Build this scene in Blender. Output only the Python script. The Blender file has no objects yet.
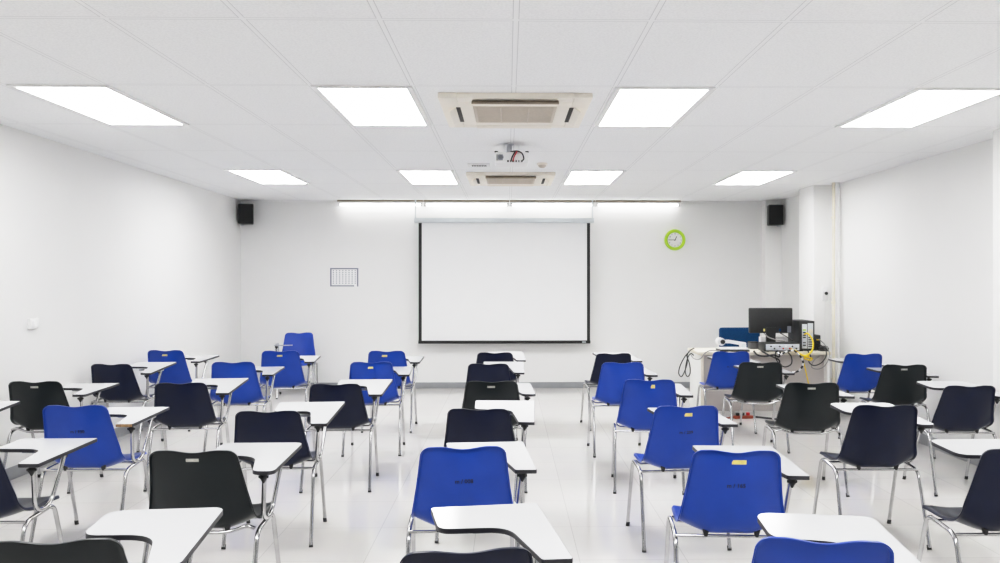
import bpy, bmesh, math, random
from mathutils import Vector, Matrix
from mathutils.bvhtree import BVHTree
random.seed(7)
PI = math.pi
C = bpy.context.scene.collection
SC = bpy.context.scene

# ------------------------------------------------------------------ materials
def lin(c):
    c = c/255.0
    return c/12.92 if c <= 0.04045 else ((c+0.055)/1.055)**2.4
def rgb(r, g, b): return (lin(r), lin(g), lin(b), 1)
def mat(name, col, rough=0.5, metal=0.0, spec=0.5, noise=None, bump=None, coat=0.0):
    """procedural principled material: noise=(scale, amount) varies colour, bump=(scale, strength, distance)"""
    m = bpy.data.materials.new(name); m.use_nodes = True
    nt = m.node_tree; b = nt.nodes['Principled BSDF']
    b.inputs['Base Color'].default_value = col
    b.inputs['Roughness'].default_value = rough
    b.inputs['Metallic'].default_value = metal
    b.inputs['Specular IOR Level'].default_value = spec
    b.inputs['Coat Weight'].default_value = coat
    tc = nt.nodes.new('ShaderNodeTexCoord')
    if noise:
        n = nt.nodes.new('ShaderNodeTexNoise'); n.inputs['Scale'].default_value = noise[0]; n.inputs['Detail'].default_value = 4
        nt.links.new(tc.outputs['Object'], n.inputs['Vector'])
        mr = nt.nodes.new('ShaderNodeMapRange'); mr.inputs['From Min'].default_value = .3; mr.inputs['From Max'].default_value = .7
        mr.inputs['To Min'].default_value = 1-noise[1]; mr.inputs['To Max'].default_value = 1+noise[1]
        nt.links.new(n.outputs['Fac'], mr.inputs['Value'])
        mx = nt.nodes.new('ShaderNodeMix'); mx.data_type = 'RGBA'; mx.blend_type = 'MULTIPLY'; mx.inputs['Factor'].default_value = 1
        mx.inputs[6].default_value = col
        nt.links.new(mr.outputs['Result'], mx.inputs[7]); nt.links.new(mx.outputs[2], b.inputs['Base Color'])
    if bump:
        n = nt.nodes.new('ShaderNodeTexNoise'); n.inputs['Scale'].default_value = bump[0]; n.inputs['Detail'].default_value = 3
        nt.links.new(tc.outputs['Object'], n.inputs['Vector'])
        bp = nt.nodes.new('ShaderNodeBump'); bp.inputs['Strength'].default_value = bump[1]; bp.inputs['Distance'].default_value = bump[2]
        nt.links.new(n.outputs['Fac'], bp.inputs['Height']); nt.links.new(bp.outputs['Normal'], b.inputs['Normal'])
    return m
def emit(name, col, strength, streak=False):
    m = bpy.data.materials.new(name); m.use_nodes = True
    nt = m.node_tree; nt.nodes.clear()
    o = nt.nodes.new('ShaderNodeOutputMaterial'); e = nt.nodes.new('ShaderNodeEmission')
    e.inputs['Color'].default_value = col; e.inputs['Strength'].default_value = strength
    nt.links.new(e.outputs[0], o.inputs[0])
    if streak:   # two pale tubes showing through a prismatic diffuser
        tc = nt.nodes.new('ShaderNodeTexCoord'); w = nt.nodes.new('ShaderNodeTexWave')
        w.bands_direction = 'X'; w.inputs['Scale'].default_value = 1.7; w.inputs['Distortion'].default_value = .6; w.inputs['Detail Scale'].default_value = 6
        nt.links.new(tc.outputs['Object'], w.inputs['Vector'])
        mr = nt.nodes.new('ShaderNodeMapRange'); mr.inputs['To Min'].default_value = strength*.55; mr.inputs['To Max'].default_value = strength*1.25
        nt.links.new(w.outputs['Fac'], mr.inputs['Value']); nt.links.new(mr.outputs['Result'], e.inputs['Strength'])
    return m

M = {}
M['blue']   = mat('blue_plastic', (0.009, 0.057, 0.38, 1), .28, spec=.35, noise=(9, .06), bump=(260, .05, .002))
M['navy']   = mat('navy_plastic', (0.0030, 0.0065, 0.027, 1), .28, spec=.28, noise=(9, .10), bump=(260, .05, .002))
M['black']  = mat('black_plastic', (0.0045, 0.0085, 0.0105, 1), .3, spec=.35, noise=(9, .10), bump=(260, .05, .002))
M['chrome'] = mat('chrome_tube', (.52, .52, .525, 1), .08, 1.0, noise=(14, .10))
M['rubber'] = mat('black_rubber', (.012, .012, .013, 1), .6, noise=(40, .15))
M['lamin']  = mat('white_laminate', (.63, .64, .655, 1), .14, noise=(6, .015))
M['band']   = mat('black_edge_band', (.018, .018, .024, 1), .4, noise=(20, .2))
M['worn']   = mat('worn_brown_edge', (.33, .20, .09, 1), .7, noise=(60, .35))
M['yellow'] = mat('yellow_sticker', rgb(232, 214, 128), .6, noise=(60, .12))
M['plate']  = mat('silver_plate', rgb(190, 190, 184), .35, .4, noise=(50, .2))
M['ink']    = mat('black_ink', (.012, .013, .03, 1), .6, noise=(30, .1))
M['wall']   = mat('wall_paint', (.80, .80, .793, 1), .55, spec=.3, noise=(1.2, .012), bump=(180, .04, .002))
M['column'] = mat('column_paint', (.87, .87, .86, 1), .55, spec=.3, noise=(1.5, .012))
M['skirt']  = mat('grey_skirting', rgb(150, 152, 155), .4, noise=(8, .05))
M['white']  = mat('white_enamel', (.82, .82, .82, 1), .4, noise=(10, .015))
M['cream']  = mat('cream_plastic', rgb(236, 230, 219), .45, noise=(10, .02))
M['beige']  = mat('beige_grille', rgb(205, 196, 184), .6, noise=(60, .04))
M['dark']   = mat('dark_slot', (.05, .045, .04, 1), .7, noise=(20, .2))
M['louver'] = mat('taupe_louver_and_shade', rgb(150, 138, 122), .6, noise=(20, .06))  # louver colour, reused as painted shade on the batten housings
M['screen'] = mat('matte_screen_cloth', (.83, .835, .84, 1), .8, spec=.1, noise=(3, .008))
M['blackm'] = mat('black_border', (.012, .012, .012, 1), .6, noise=(20, .2))
M['silver'] = mat('silver_paint', rgb(214, 219, 222), .35, .2, noise=(8, .03))
M['lime']   = mat('lime_plastic', rgb(176, 214, 40), .3, noise=(10, .05))
M['paper']  = mat('white_paper', (.84, .84, .85, 1), .8, noise=(20, .01))
M['grey']   = mat('grey_print', rgb(140, 144, 154), .7, noise=(30, .05))
M['midgrey']= mat('mid_grey_plastic', rgb(96, 97, 98), .5, noise=(20, .08))
M['bplast'] = mat('black_case_plastic', (.017, .018, .018, 1), .45, noise=(30, .15))
M['bmesh']  = mat('black_speaker_cloth', (.010, .011, .011, 1), .85, noise=(200, .4), bump=(400, .3, .002))
M['desk']   = mat('off_white_desk_panel', rgb(236, 236, 233), .5, noise=(6, .02))
M['deskg']  = mat('warm_grey_desk_panel', rgb(196, 190, 186), .55, noise=(5, .03))
M['deske']  = mat('cream_desk_edge', rgb(228, 222, 208), .55, noise=(12, .05))
M['fabric'] = mat('dark_blue_fabric', rgb(22, 62, 104), .9, spec=.1, noise=(120, .2), bump=(300, .3, .002))
M['cabley'] = mat('yellow_cable', rgb(232, 200, 20), .45, noise=(20, .05))
M['cableb'] = mat('black_cable', (.018, .018, .018, 1), .45, noise=(20, .1))
M['cableg'] = mat('grey_cable', rgb(150, 150, 148), .5, noise=(20, .05))
M['red']    = mat('red_orange_plastic', rgb(150, 66, 42), .5, noise=(20, .15))
M['redc']   = mat('red_plug', rgb(190, 25, 30), .45, noise=(20, .1))
M['steel']  = mat('brushed_steel', rgb(176, 178, 184), .35, .7, noise=(30, .12))
M['pipec']  = mat('cream_pipe', rgb(232, 226, 208), .45, noise=(8, .02))
M['panel']  = emit('lit_diffuser', (1.0, .99, .985, 1), 17.5/4, True)
M['tube']   = emit('lit_tube', (1.0, .99, .97, 1), 12.0/4)

def ceiling_mat():
    m = mat('ceiling_tiles', (.82, .825, .83, 1), .9, spec=.1)
    nt = m.node_tree; b = nt.nodes['Principled BSDF']; L = nt.links
    tc = nt.nodes.new('ShaderNodeTexCoord'); sp = nt.nodes.new('ShaderNodeSeparateXYZ'); L.new(tc.outputs['Object'], sp.inputs[0])
    def math_(op, a, bv=None, c=None):
        n = nt.nodes.new('ShaderNodeMath'); n.operation = op
        for i, v in enumerate((a, bv, c)):
            if v is None: continue
            if hasattr(v, 'is_linked'): L.new(v, n.inputs[i])
            else: n.inputs[i].default_value = v
        return n.outputs[0]
    def dist(axis, off, per):  # distance in metres to the nearest grid line
        a = math_('DIVIDE', math_('SUBTRACT', sp.outputs[axis], off), per)
        f = math_('FRACT', a)
        return math_('MULTIPLY', math_('SUBTRACT', .5, math_('ABSOLUTE', math_('SUBTRACT', f, .5))), per)
    d = math_('MINIMUM', dist(0, .035+60, .6), dist(1, 3.53+120, 1.2))
    bar = math_('LESS_THAN', d, .011)
    gap = math_('MULTIPLY', math_('LESS_THAN', d, .0145), math_('GREATER_THAN', d, .011))
    mx = nt.nodes.new('ShaderNodeMix'); mx.data_type = 'RGBA'; L.new(bar, mx.inputs['Factor'])
    n = nt.nodes.new('ShaderNodeTexNoise'); n.inputs['Scale'].default_value = 90; n.inputs['Detail'].default_value = 5; L.new(tc.outputs['Object'], n.inputs['Vector'])
    cr = nt.nodes.new('ShaderNodeValToRGB'); cr.color_ramp.elements[0].position = .35; cr.color_ramp.elements[0].color = (.86, .865, .87, 1)
    cr.color_ramp.elements[1].position = .6; cr.color_ramp.elements[1].color = (.92, .925, .93, 1); L.new(n.outputs['Fac'], cr.inputs[0])
    L.new(cr.outputs[0], mx.inputs[6]); mx.inputs[7].default_value = (.90, .905, .91, 1)
    mx2 = nt.nodes.new('ShaderNodeMix'); mx2.data_type = 'RGBA'; L.new(gap, mx2.inputs['Factor']); L.new(mx.outputs[2], mx2.inputs[6]); mx2.inputs[7].default_value = (.66, .66, .67, 1)
    L.new(mx2.outputs[2], b.inputs['Base Color'])
    bp = nt.nodes.new('ShaderNodeBump'); bp.inputs['Strength'].default_value = .25; bp.inputs['Distance'].default_value = .003
    L.new(n.outputs['Fac'], bp.inputs['Height']); L.new(bp.outputs['Normal'], b.inputs['Normal'])
    return m
def floor_mat():
    m = mat('glossy_floor_tiles', (.66, .655, .64, 1), .09, spec=.5)
    nt = m.node_tree; b = nt.nodes['Principled BSDF']; L = nt.links
    tc = nt.nodes.new('ShaderNodeTexCoord')
    br = nt.nodes.new('ShaderNodeTexBrick'); br.offset = 0; br.inputs['Scale'].default_value = 1
    br.inputs['Brick Width'].default_value = .6; br.inputs['Row Height'].default_value = .6; br.inputs['Mortar Size'].default_value = .0022
    br.inputs['Mortar Smooth'].default_value = .1; br.inputs['Bias'].default_value = 0
    br.inputs['Color1'].default_value = (.70, .685, .66, 1); br.inputs['Color2'].default_value = (.67, .655, .63, 1); br.inputs['Mortar'].default_value = (.52, .51, .495, 1)
    mp = nt.nodes.new('ShaderNodeMapping'); mp.inputs['Location'].default_value = (.2, .33, 0)
    L.new(tc.outputs['Object'], mp.inputs[0]); L.new(mp.outputs[0], br.inputs['Vector'])
    n = nt.nodes.new('ShaderNodeTexNoise'); n.inputs['Scale'].default_value = 2.3; n.inputs['Detail'].default_value = 8; L.new(tc.outputs['Object'], n.inputs['Vector'])
    mx = nt.nodes.new('ShaderNodeMix'); mx.data_type = 'RGBA'; mx.blend_type = 'MULTIPLY'; mx.inputs['Factor'].default_value = .08
    L.new(br.outputs['Color'], mx.inputs[6]); L.new(n.outputs['Color'], mx.inputs[7])
    hs = nt.nodes.new('ShaderNodeHueSaturation'); hs.inputs['Saturation'].default_value = .8; hs.inputs['Value'].default_value = 1.02
    L.new(mx.outputs[2], hs.inputs['Color']); L.new(hs.outputs[0], b.inputs['Base Color'])
    mr = nt.nodes.new('ShaderNodeMapRange'); mr.inputs['To Min'].default_value = .04; mr.inputs['To Max'].default_value = .09
    L.new(n.outputs['Fac'], mr.inputs['Value']); L.new(mr.outputs[0], b.inputs['Roughness'])
    return m
M['ceil'] = ceiling_mat(); M['floor'] = floor_mat()

# ------------------------------------------------------------------ mesh helpers
def to_mesh(bm, name, mats, smooth=None):
    me = bpy.data.meshes.new(name)
    bmesh.ops.recalc_face_normals(bm, faces=bm.faces[:])
    bm.to_mesh(me); bm.free()
    for m in (mats if isinstance(mats, (list, tuple)) else [mats]): me.materials.append(m)
    if smooth is not None:
        for p in me.polygons: p.use_smooth = True
        me.set_sharp_from_angle(angle=math.radians(smooth))
    return me
def link(name, me, parent=None, loc=None, rot=None):
    o = bpy.data.objects.new(name, me); C.objects.link(o)
    if parent: o.parent = parent
    if loc: o.location = loc
    if rot: o.rotation_euler = rot
    return o
def empty(name, loc=(0, 0, 0), rz=0):
    o = bpy.data.objects.new(name, None); C.objects.link(o); o.empty_display_size = .1
    o.location = loc; o.rotation_euler = (0, 0, rz); return o
def tag(o, label, cat, group=None):
    o['label'] = label; o['category'] = cat
    if group: o['group'] = group
    return o
def struct(o): o['kind'] = 'structure'; return o
def box(bm, x0, y0, z0, x1, y1, z1, bev=0, mi=0, seg=2):
    r = bmesh.ops.create_cube(bm, size=1)
    vs = r['verts']
    for v in vs: v.co = Vector(((x0+x1)/2+v.co.x*(x1-x0), (y0+y1)/2+v.co.y*(y1-y0), (z0+z1)/2+v.co.z*(z1-z0)))
    fs = set(f for v in vs for f in v.link_faces)
    if bev:
        es = list({e for v in vs for e in v.link_edges})
        q = bmesh.ops.bevel(bm, geom=es, offset=bev, segments=seg, affect='EDGES', profile=.5)
        fs = set(q['faces']) | {f for f in fs if f.is_valid}
        vs = list({v for f in fs for v in f.verts})
    for f in fs: f.material_index = mi
    return vs
def bx(*a, **k):
    bm = bmesh.new(); box(bm, *a, **k); return bm
def xform(vs, mtx):
    for v in vs: v.co = mtx @ v.co
def cyl(bm, p0, p1, r0, r1=None, seg=16, mi=0, cap=True):
    p0 = Vector(p0); p1 = Vector(p1); r1 = r0 if r1 is None else r1
    d = (p1-p0).normalized(); a = d.orthogonal().normalized(); b = d.cross(a)
    A = [bm.verts.new(p0+(a*math.cos(t)+b*math.sin(t))*r0) for t in [2*PI*i/seg for i in range(seg)]]
    B = [bm.verts.new(p1+(a*math.cos(t)+b*math.sin(t))*r1) for t in [2*PI*i/seg for i in range(seg)]]
    fs = [bm.faces.new((A[i], A[(i+1) % seg], B[(i+1) % seg], B[i])) for i in range(seg)]
    if cap: fs += [bm.faces.new(A[::-1]), bm.faces.new(B)]
    for f in fs: f.material_index = mi
    return A+B
def fillet(pts, r, n=6):
    """round the corners of a polyline"""
    pts = [Vector(p) for p in pts]; out = [pts[0]]
    for i in range(1, len(pts)-1):
        p, a, b = pts[i], pts[i-1], pts[i+1]
        u = (a-p); w = (b-p); t = min(r, u.length*.48, w.length*.48)
        s = p+u.normalized()*t; e = p+w.normalized()*t
        for k in range(n+1):
            q = k/n; out.append(s*(1-q)**2+p*2*q*(1-q)+e*q*q)
    out.append(pts[-1]); return out
def smooth_path(pts, n=8):
    pts = [Vector(p) for p in pts]; P = [pts[0]]+pts+[pts[-1]]; out = []
    for i in range(1, len(P)-2):
        p0, p1, p2, p3 = P[i-1:i+3]
        for k in range(n):
            t = k/n
            out.append(.5*((2*p1)+(p2-p0)*t+(2*p0-5*p1+4*p2-p3)*t*t+(3*p1-p0-3*p2+p3)*t**3))
    out.append(pts[-1]); return out
def sweep(bm, path, r, seg=10, mi=0, band=None):
    path = [Vector(p) for p in path]
    path = [p for i, p in enumerate(path) if i == 0 or (p-path[i-1]).length > 1e-5]
    rings = []; t = (path[1]-path[0]).normalized(); a = t.orthogonal().normalized()
    for i, p in enumerate(path):
        t2 = (path[min(i+1, len(path)-1)]-path[max(i-1, 0)]).normalized()
        a = (a-t2*a.dot(t2)).normalized(); b = t2.cross(a)
        rings.append([bm.verts.new(p+(a*math.cos(2*PI*k/seg)+b*math.sin(2*PI*k/seg))*r) for k in range(seg)])
    for i in range(len(rings)-1):
        for k in range(seg):
            f = bm.faces.new((rings[i][k], rings[i][(k+1) % seg], rings[i+1][(k+1) % seg], rings[i+1][k]))
            f.material_index = (i//band) % 2 if band else mi
    bm.faces.new(rings[0][::-1]).material_index = mi; bm.faces.new(rings[-1]).material_index = mi
def tube(path, r, seg=10, **k):
    bm = bmesh.new(); sweep(bm, path, r, seg, **k); return bm
def lathe(bm, prof, centre=(0, 0, 0), axis='Z', seg=32, mi=0):
    """prof = [(radius, height)]"""
    rings = []; c = Vector(centre)
    for r, h in prof:
        ring = []
        for k in range(seg):
            a = 2*PI*k/seg; x, y = r*math.cos(a), r*math.sin(a)
            ring.append(bm.verts.new(c+(Vector((x, y, h)) if axis == 'Z' else Vector((x, -h, y)))))
        rings.append(ring)
    for i in range(len(rings)-1):
        for k in range(seg):
            try: bm.faces.new((rings[i][k], rings[i][(k+1) % seg], rings[i+1][(k+1) % seg], rings[i+1][k])).material_index = mi
            except ValueError: pass
    for ring in (rings[0], rings[-1]):
        try: bm.faces.new(ring).material_index = mi
        except ValueError: pass
def poly_round(pts, rad, n=6):
    out = []; N = len(pts)
    for i in range(N):
        p = Vector(pts[i]); a = Vector(pts[i-1])-p; b = Vector(pts[(i+1) % N])-p
        t = min(rad[i], a.length*.45, b.length*.45); s = p+a.normalized()*t; e = p+b.normalized()*t
        for k in range(n+1):
            q = k/n; out.append(s*(1-q)**2+p*2*q*(1-q)+e*q*q)
    return out
def offset_poly(pts, d):
    out = []; N = len(pts)
    area = sum(pts[i].x*pts[(i+1) % N].y-pts[(i+1) % N].x*pts[i].y for i in range(N))
    sgn = 1 if area > 0 else -1
    for i in range(N):
        t = (pts[(i+1) % N]-pts[i-1])
        if t.length < 1e-9: out.append(pts[i].copy()); continue
        t.normalize(); out.append(pts[i]+Vector((t.y, -t.x))*d*sgn)
    return out
def prism(bm, pts, z0, z1, mi=0):
    A = [bm.verts.new((p[0], p[1], z0)) for p in pts]; B = [bm.verts.new((p[0], p[1], z1)) for p in pts]
    n = len(pts); fs = [bm.faces.new((A[i], A[(i+1) % n], B[(i+1) % n], B[i])) for i in range(n)]
    fs += [bm.faces.new(A[::-1]), bm.faces.new(B)]
    for f in fs: f.material_index = mi
    return A+B
def quad(bm, a, b, c, d, mi=0):
    f = bm.faces.new([bm.verts.new(Vector(p)) for p in (a, b, c, d)]); f.material_index = mi; return f
def text_mesh(s, size, extrude=.0005, align='CENTER', bold=0):
    cu = bpy.data.curves.new('txt', 'FONT'); cu.body = s; cu.size = size; cu.extrude = extrude
    cu.offset = bold; cu.align_x = align; cu.align_y = 'CENTER'; cu.resolution_u = 2
    o = bpy.data.objects.new('txt', cu); C.objects.link(o); bpy.context.view_layer.update()
    me = bpy.data.meshes.new_from_object(o.evaluated_get(bpy.context.evaluated_depsgraph_get()))
    bpy.data.objects.remove(o); bpy.data.curves.remove(cu); return me

# ------------------------------------------------------------------ camera
H = 1.566; CEIL = 2.713; YB = 11.6
cam_d = bpy.data.cameras.new('camera'); cam = bpy.data.objects.new('camera', cam_d); C.objects.link(cam)
cam.location = (0, 0, H); cam.rotation_euler = (PI/2, 0, -.0165)
cam_d.sensor_width = 36; cam_d.lens = 28.8; cam_d.shift_x = -.0212; cam_d.shift_y = -.0015
cam_d.clip_start = .05; cam_d.clip_end = 100
SC.camera = cam

# ------------------------------------------------------------------ room shell
YR = -2.4   # wall behind the camera
def lx(y, top): return (-3.89+(y-11.6)*0.0 if not top else -3.87+(11.6-y)*.0245)
def slab(name, corners, normal_out, m, t=.1):
    bm = bmesh.new(); n = Vector(normal_out)*t
    c = [Vector(p) for p in corners]; A = [bm.verts.new(p) for p in c]; B = [bm.verts.new(p+n) for p in c]
    if abs(n.x) > 0:   # slightly out of true side walls: a fine grid instead of one bent quad
        K = 24; g = [[(c[0]*(1-u)+c[1]*u)*(1-v)+(c[3]*(1-u)+c[2]*u)*v for u in [i/K for i in range(K+1)]] for v in [j/K for j in range(K+1)]]
        V = [[bm.verts.new(p) for p in r] for r in g]
        for j in range(K):
            for i in range(K): bm.faces.new((V[j][i], V[j][i+1], V[j+1][i+1], V[j+1][i])).smooth = True
    else: bm.faces.new(A)
    bm.faces.new(B[::-1])
    for i in range(4): bm.faces.new((A[i], B[i], B[(i+1) % 4], A[(i+1) % 4]))
    return struct(link(name, to_mesh(bm, name, m)))
XR = 3.965; XRT = 3.925
slab('floor', [(-4.1, YR-.1, 0), (4.1, YR-.1, 0), (4.1, YB+.1, 0), (-4.1, YB+.1, 0)], (0, 0, -1), M['floor'])
slab('ceiling', [(-4.1, YR-.1, CEIL), (4.1, YR-.1, CEIL), (4.1, YB+.1, CEIL), (-4.1, YB+.1, CEIL)], (0, 0, 1), M['ceil'])
slab('wall_back', [(-4.1, YB, 0), (4.1, YB, 0), (4.1, YB, CEIL), (-4.1, YB, CEIL)], (0, 1, 0), M['wall'])
slab('wall_rear', [(-4.1, YR, 0), (4.1, YR, 0), (4.1, YR, CEIL), (-4.1, YR, CEIL)], (0, -1, 0), M['wall'])
slab('wall_left', [(-3.99, YR, 0), (-3.85, YB, 0), (-3.85, YB, CEIL), (-3.55, YR, CEIL)], (-1, 0, 0), M['wall'], .2)
slab('wall_right', [(XR, YR, 0), (XR, YB, 0), (XRT, YB, CEIL), (XRT, YR, CEIL)], (1, 0, 0), M['wall'], .12)
def skirting(name, *b): return struct(link(name, to_mesh(bx(*b, bev=.004), name, M['skirt'], 40)))
skirting('baseboard_back', -3.85, YB-.015, 0, 3.96, YB, .085)
bm = bmesh.new(); vs = box(bm, -.1, YR, 0, .018, YB-.015, .10, bev=.004)
for v in vs: v.co.x += -3.85-(YB-v.co.y)*.01
struct(link('baseboard_left', to_mesh(bm, 'baseboard_left', M['skirt'], 40)))
skirting('baseboard_right', XR-.018, YR, 0, XR+.004, YB-.015, .10)
# square columns standing out of the right wall and the shallow pier in the corner
struct(link('trim_1', to_mesh(bx(3.695, 9.62, 0, 4.0, 10.1, CEIL, bev=.006), 'trim_1', M['column'], 40)))
struct(link('trim_2', to_mesh(bx(3.725, 5.6, 0, 4.0, 6.09, CEIL, bev=.006), 'trim_2', M['column'], 40)))
struct(link('trim_3', to_mesh(bx(3.70, 11.45, 0, 4.0, 11.62, CEIL, bev=.006), 'trim_3', M['column'], 40)))
# metal angle where the ceiling meets the back wall
struct(link('trim_4', to_mesh(bx(-3.87, YB-.02, CEIL-.022, 3.92, YB, CEIL, bev=.002), 'trim_4', M['white'], 40)))
struct(link('trim_5', to_mesh(bx(3.69, 9.605, 0, 3.97, 9.62, .10, bev=.002), 'trim_5', M['skirt'], 40)))

# ------------------------------------------------------------------ ceiling lights
def light_frame_bm():
    bm = bmesh.new(); w, l, t = .2985, .5985, .012
    for a in ((-w, -l, -w+.036, l), (w-.036, -l, w, l), (-w+.036, -l, w-.036, -l+.03), (-w+.036, l-.03, w-.036, l)):
        box(bm, a[0], a[1], -t, a[2], a[3], 0, bev=.002)
    return bm
me_lf = to_mesh(light_frame_bm(), 'light_frame', M['white'], 40)
me_ld = to_mesh(bx(-.263, -.569, -.009, .263, .569, -.001), 'light_diffuser', M['panel'])
def ceiling_light(x, y, label):
    r = empty('ceiling_light', (x, y, CEIL)); tag(r, label, 'ceiling light', 'recessed fluorescent ceiling lights')
    link('frame', me_lf, r); link('diffuser', me_ld, r)
for y, rowname in ((5.33, 'nearer row in view'), (8.93, 'farther row in view'), (1.73, 'row nearest the camera')):
    for x, what in ((-2.64, 'leftmost, close to the left wall'), (-.865, 'just left of the centre'), (.935, 'just right of the centre'), (2.735, 'rightmost, close to the right wall')):
        ceiling_light(x, y, 'lit white ceiling panel %s, %s' % (what, rowname))

# ------------------------------------------------------------------ ceiling air conditioners
def air_conditioner(cx, cy, label):
    r = empty('ceiling_air_conditioner', (cx, cy, CEIL)); tag(r, label, 'air conditioner', 'ceiling cassette air conditioners')
    s = .475
    bm = bmesh.new()
    for a in ((-s, -s, -.36, s), (.36, -s, s, s), (-.36, -s, .36, -.36), (-.36, .36, .36, s)): box(bm, a[0], a[1], -.035, a[2], a[3], 0, bev=.006)
    box(bm, -.36, -.36, -.004, .36, .36, 0)
    link('fascia', to_mesh(bm, 'ac_fascia', M['cream'], 40), r)
    bm = bmesh.new(); box(bm, -.27, -.25, -.039, .27, .27, -.028, bev=.006)
    for i in range(22): box(bm, -.25, -.235+i*.0225, -.0415, .25, -.226+i*.0225, -.038, bev=.001)
    for x in (-.09, .09): box(bm, x-.004, -.24, -.0425, x+.004, .26, -.038)
    link('intake_grille', to_mesh(bm, 'ac_grille', M['beige'], 40), r)
    bm = bmesh.new()
    for a in ((-.36, -.36, -.27, .36), (.27, -.36, .36, .36), (-.27, -.36, .27, -.25), (-.27, .27, .27, .36)): box(bm, a[0], a[1], -.037, a[2], a[3], -.026, bev=.003)
    link('inner_rim', to_mesh(bm, 'ac_rim', M['cream'], 40), r)
    for sgn in (-1, 1):
        bm = bmesh.new(); vs = box(bm, -.035, -.24, -.004, .035, .24, .004, bev=.003)
        xform(vs, Matrix.Translation((sgn*.395, .02, -.045)) @ Matrix.Rotation(sgn*.6, 4, 'Y'))
        link('louver', to_mesh(bm, 'ac_louver', M['cream'], 40), r)
        bm = bx(sgn*.365-.014, -.22, -.040, sgn*.365+.014, .24, -.0365, bev=.001)
        link('air_slot', to_mesh(bm, 'ac_slot', M['dark'], 40), r)
        bm = bmesh.new(); vs = box(bm, -.27, -.035, -.004, .27, .035, .004, bev=.003)
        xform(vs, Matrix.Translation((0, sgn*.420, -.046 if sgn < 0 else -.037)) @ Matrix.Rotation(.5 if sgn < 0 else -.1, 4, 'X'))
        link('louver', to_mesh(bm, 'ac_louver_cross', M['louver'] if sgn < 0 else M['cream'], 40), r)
        bm = bx(-.26, sgn*.345-.03, -.0405, .26, sgn*.345+.012, -.0365, bev=.001)
        if sgn < 0: link('air_slot', to_mesh(bm, 'ac_slot_cross', M['dark'], 40), r)
air_conditioner(.045, 5.37, 'cream ceiling cassette air conditioner nearer the viewer, the large one between two lit panels')
air_conditioner(.03, 8.97, 'cream ceiling cassette air conditioner farther away, above and behind the projector')

# ------------------------------------------------------------------ projector and small ceiling fittings
pj = empty('ceiling_projector', (.03, 6.75, CEIL)); tag(pj, 'white projector hanging from the ceiling on a short pole, rear with cables showing', 'projector')
bm = bmesh.new(); box(bm, -.14, -.11, -.176, .14, .13, -.082, bev=.016, seg=3); link('body', to_mesh(bm, 'projector_body', M['white'], 40), pj)
bm = bmesh.new(); lathe(bm, [(.04, 0), (.04, -.006), (.022, -.01), (.022, -.075), (.05, -.078), (.05, -.083)], (-.02, .01, 0), seg=24); link('ceiling_pole', to_mesh(bm, 'projector_pole', M['steel'], 40), pj)
bm = bmesh.new()
for k in range(9): box(bm, -.125+k*.006, -.1125, -.155, -.122+k*.006, -.1095, -.105)
link('vent', to_mesh(bm, 'projector_vent', M['midgrey']), pj)
bm = bmesh.new(); lathe(bm, [(.023, 0), (.023, .006), (.015, .006), (.015, .002)], (-.09, -.109, -.128), axis='Y', seg=24); link('fan_outlet', to_mesh(bm, 'projector_fan', M['grey'], 40), pj)
bm = bmesh.new()
for x, w in ((-.03, .014), (-.008, .010), (.012, .016), (.038, .010), (.06, .008), (.085, .012)): box(bm, x-w/2, -.116, -.168, x+w/2, -.108, -.153, bev=.001)
link('socket_row', to_mesh(bm, 'projector_sockets', M['bplast'], 40), pj)
bm = bmesh.new(); lathe(bm, [(.03, -.02), (.034, 0), (.03, .012)], (.06, .13, -.13), axis='Y', seg=24)
link('lens', to_mesh(bm, 'projector_lens', M['bplast'], 40), pj)
for sx in (-1, 1):
    link('corner_foot', to_mesh(bx(sx*.128-.014, -.10, -.085, sx*.128+.014, -.075, -.074, bev=.003), 'projector_foot', M['bplast'], 40), pj)
def cable(name, pts, r, m, label, cat='cable', n=8, parent=None, seg=8, band=None, mats=None):
    o = link(name, to_mesh(tube(smooth_path(pts, n), r, seg, band=band), name, mats or m, 60), parent)
    if label: tag(o, label, cat)
    return o
cable('signal_cable', [(-.005, -.118, -.16), (.005, -.15, -.13), (.03, -.13, -.085), (.035, -.06, -.07), (-.01, -.0, -.066)], .006, M['cableb'], None, parent=pj)
cable('signal_cable', [(.012, -.118, -.16), (.02, -.15, -.13), (.04, -.13, -.09), (.04, -.05, -.07), (-.01, .02, -.066)], .005, M['redc'], None, parent=pj)
cable('signal_cable', [(.085, -.118, -.16), (.10, -.15, -.145), (.085, -.14, -.10), (.045, -.10, -.075), (-.005, -.02, -.066)], .0055, M['cableb'], None, parent=pj)
gr = empty('ceiling_outlet_plate', (-.29, 7.95, CEIL)); tag(gr, 'small white ceiling plate with a dark slotted strip, left of the projector', 'ceiling plate')
link('plate', to_mesh(bx(-.11, -.09, -.012, .11, .09, 0, bev=.004), 'ceiling_plate', M['white'], 40), gr)
bm = bmesh.new()
for k in range(9): box(bm, -.068+k*.0165, -.035, -.0145, -.057+k*.0165, .035, -.011)
link('slot_strip', to_mesh(bm, 'ceiling_plate_slots', M['dark']), gr)
sd = empty('smoke_detector', (.335, 7.85, CEIL)); tag(sd, 'round beige smoke detector on the ceiling, right of the projector', 'smoke detector')
bm = bmesh.new(); lathe(bm, [(.052, 0), (.052, -.012), (.047, -.02), (.001, -.02)], seg=28); link('base', to_mesh(bm, 'detector_base', M['cream'], 40), sd)
bm = bmesh.new(); lathe(bm, [(.04, -.018), (.036, -.034), (.022, -.044), (.001, -.046)], seg=28); link('sensing_dome', to_mesh(bm, 'detector_dome', M['beige'], 40), sd)

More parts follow.
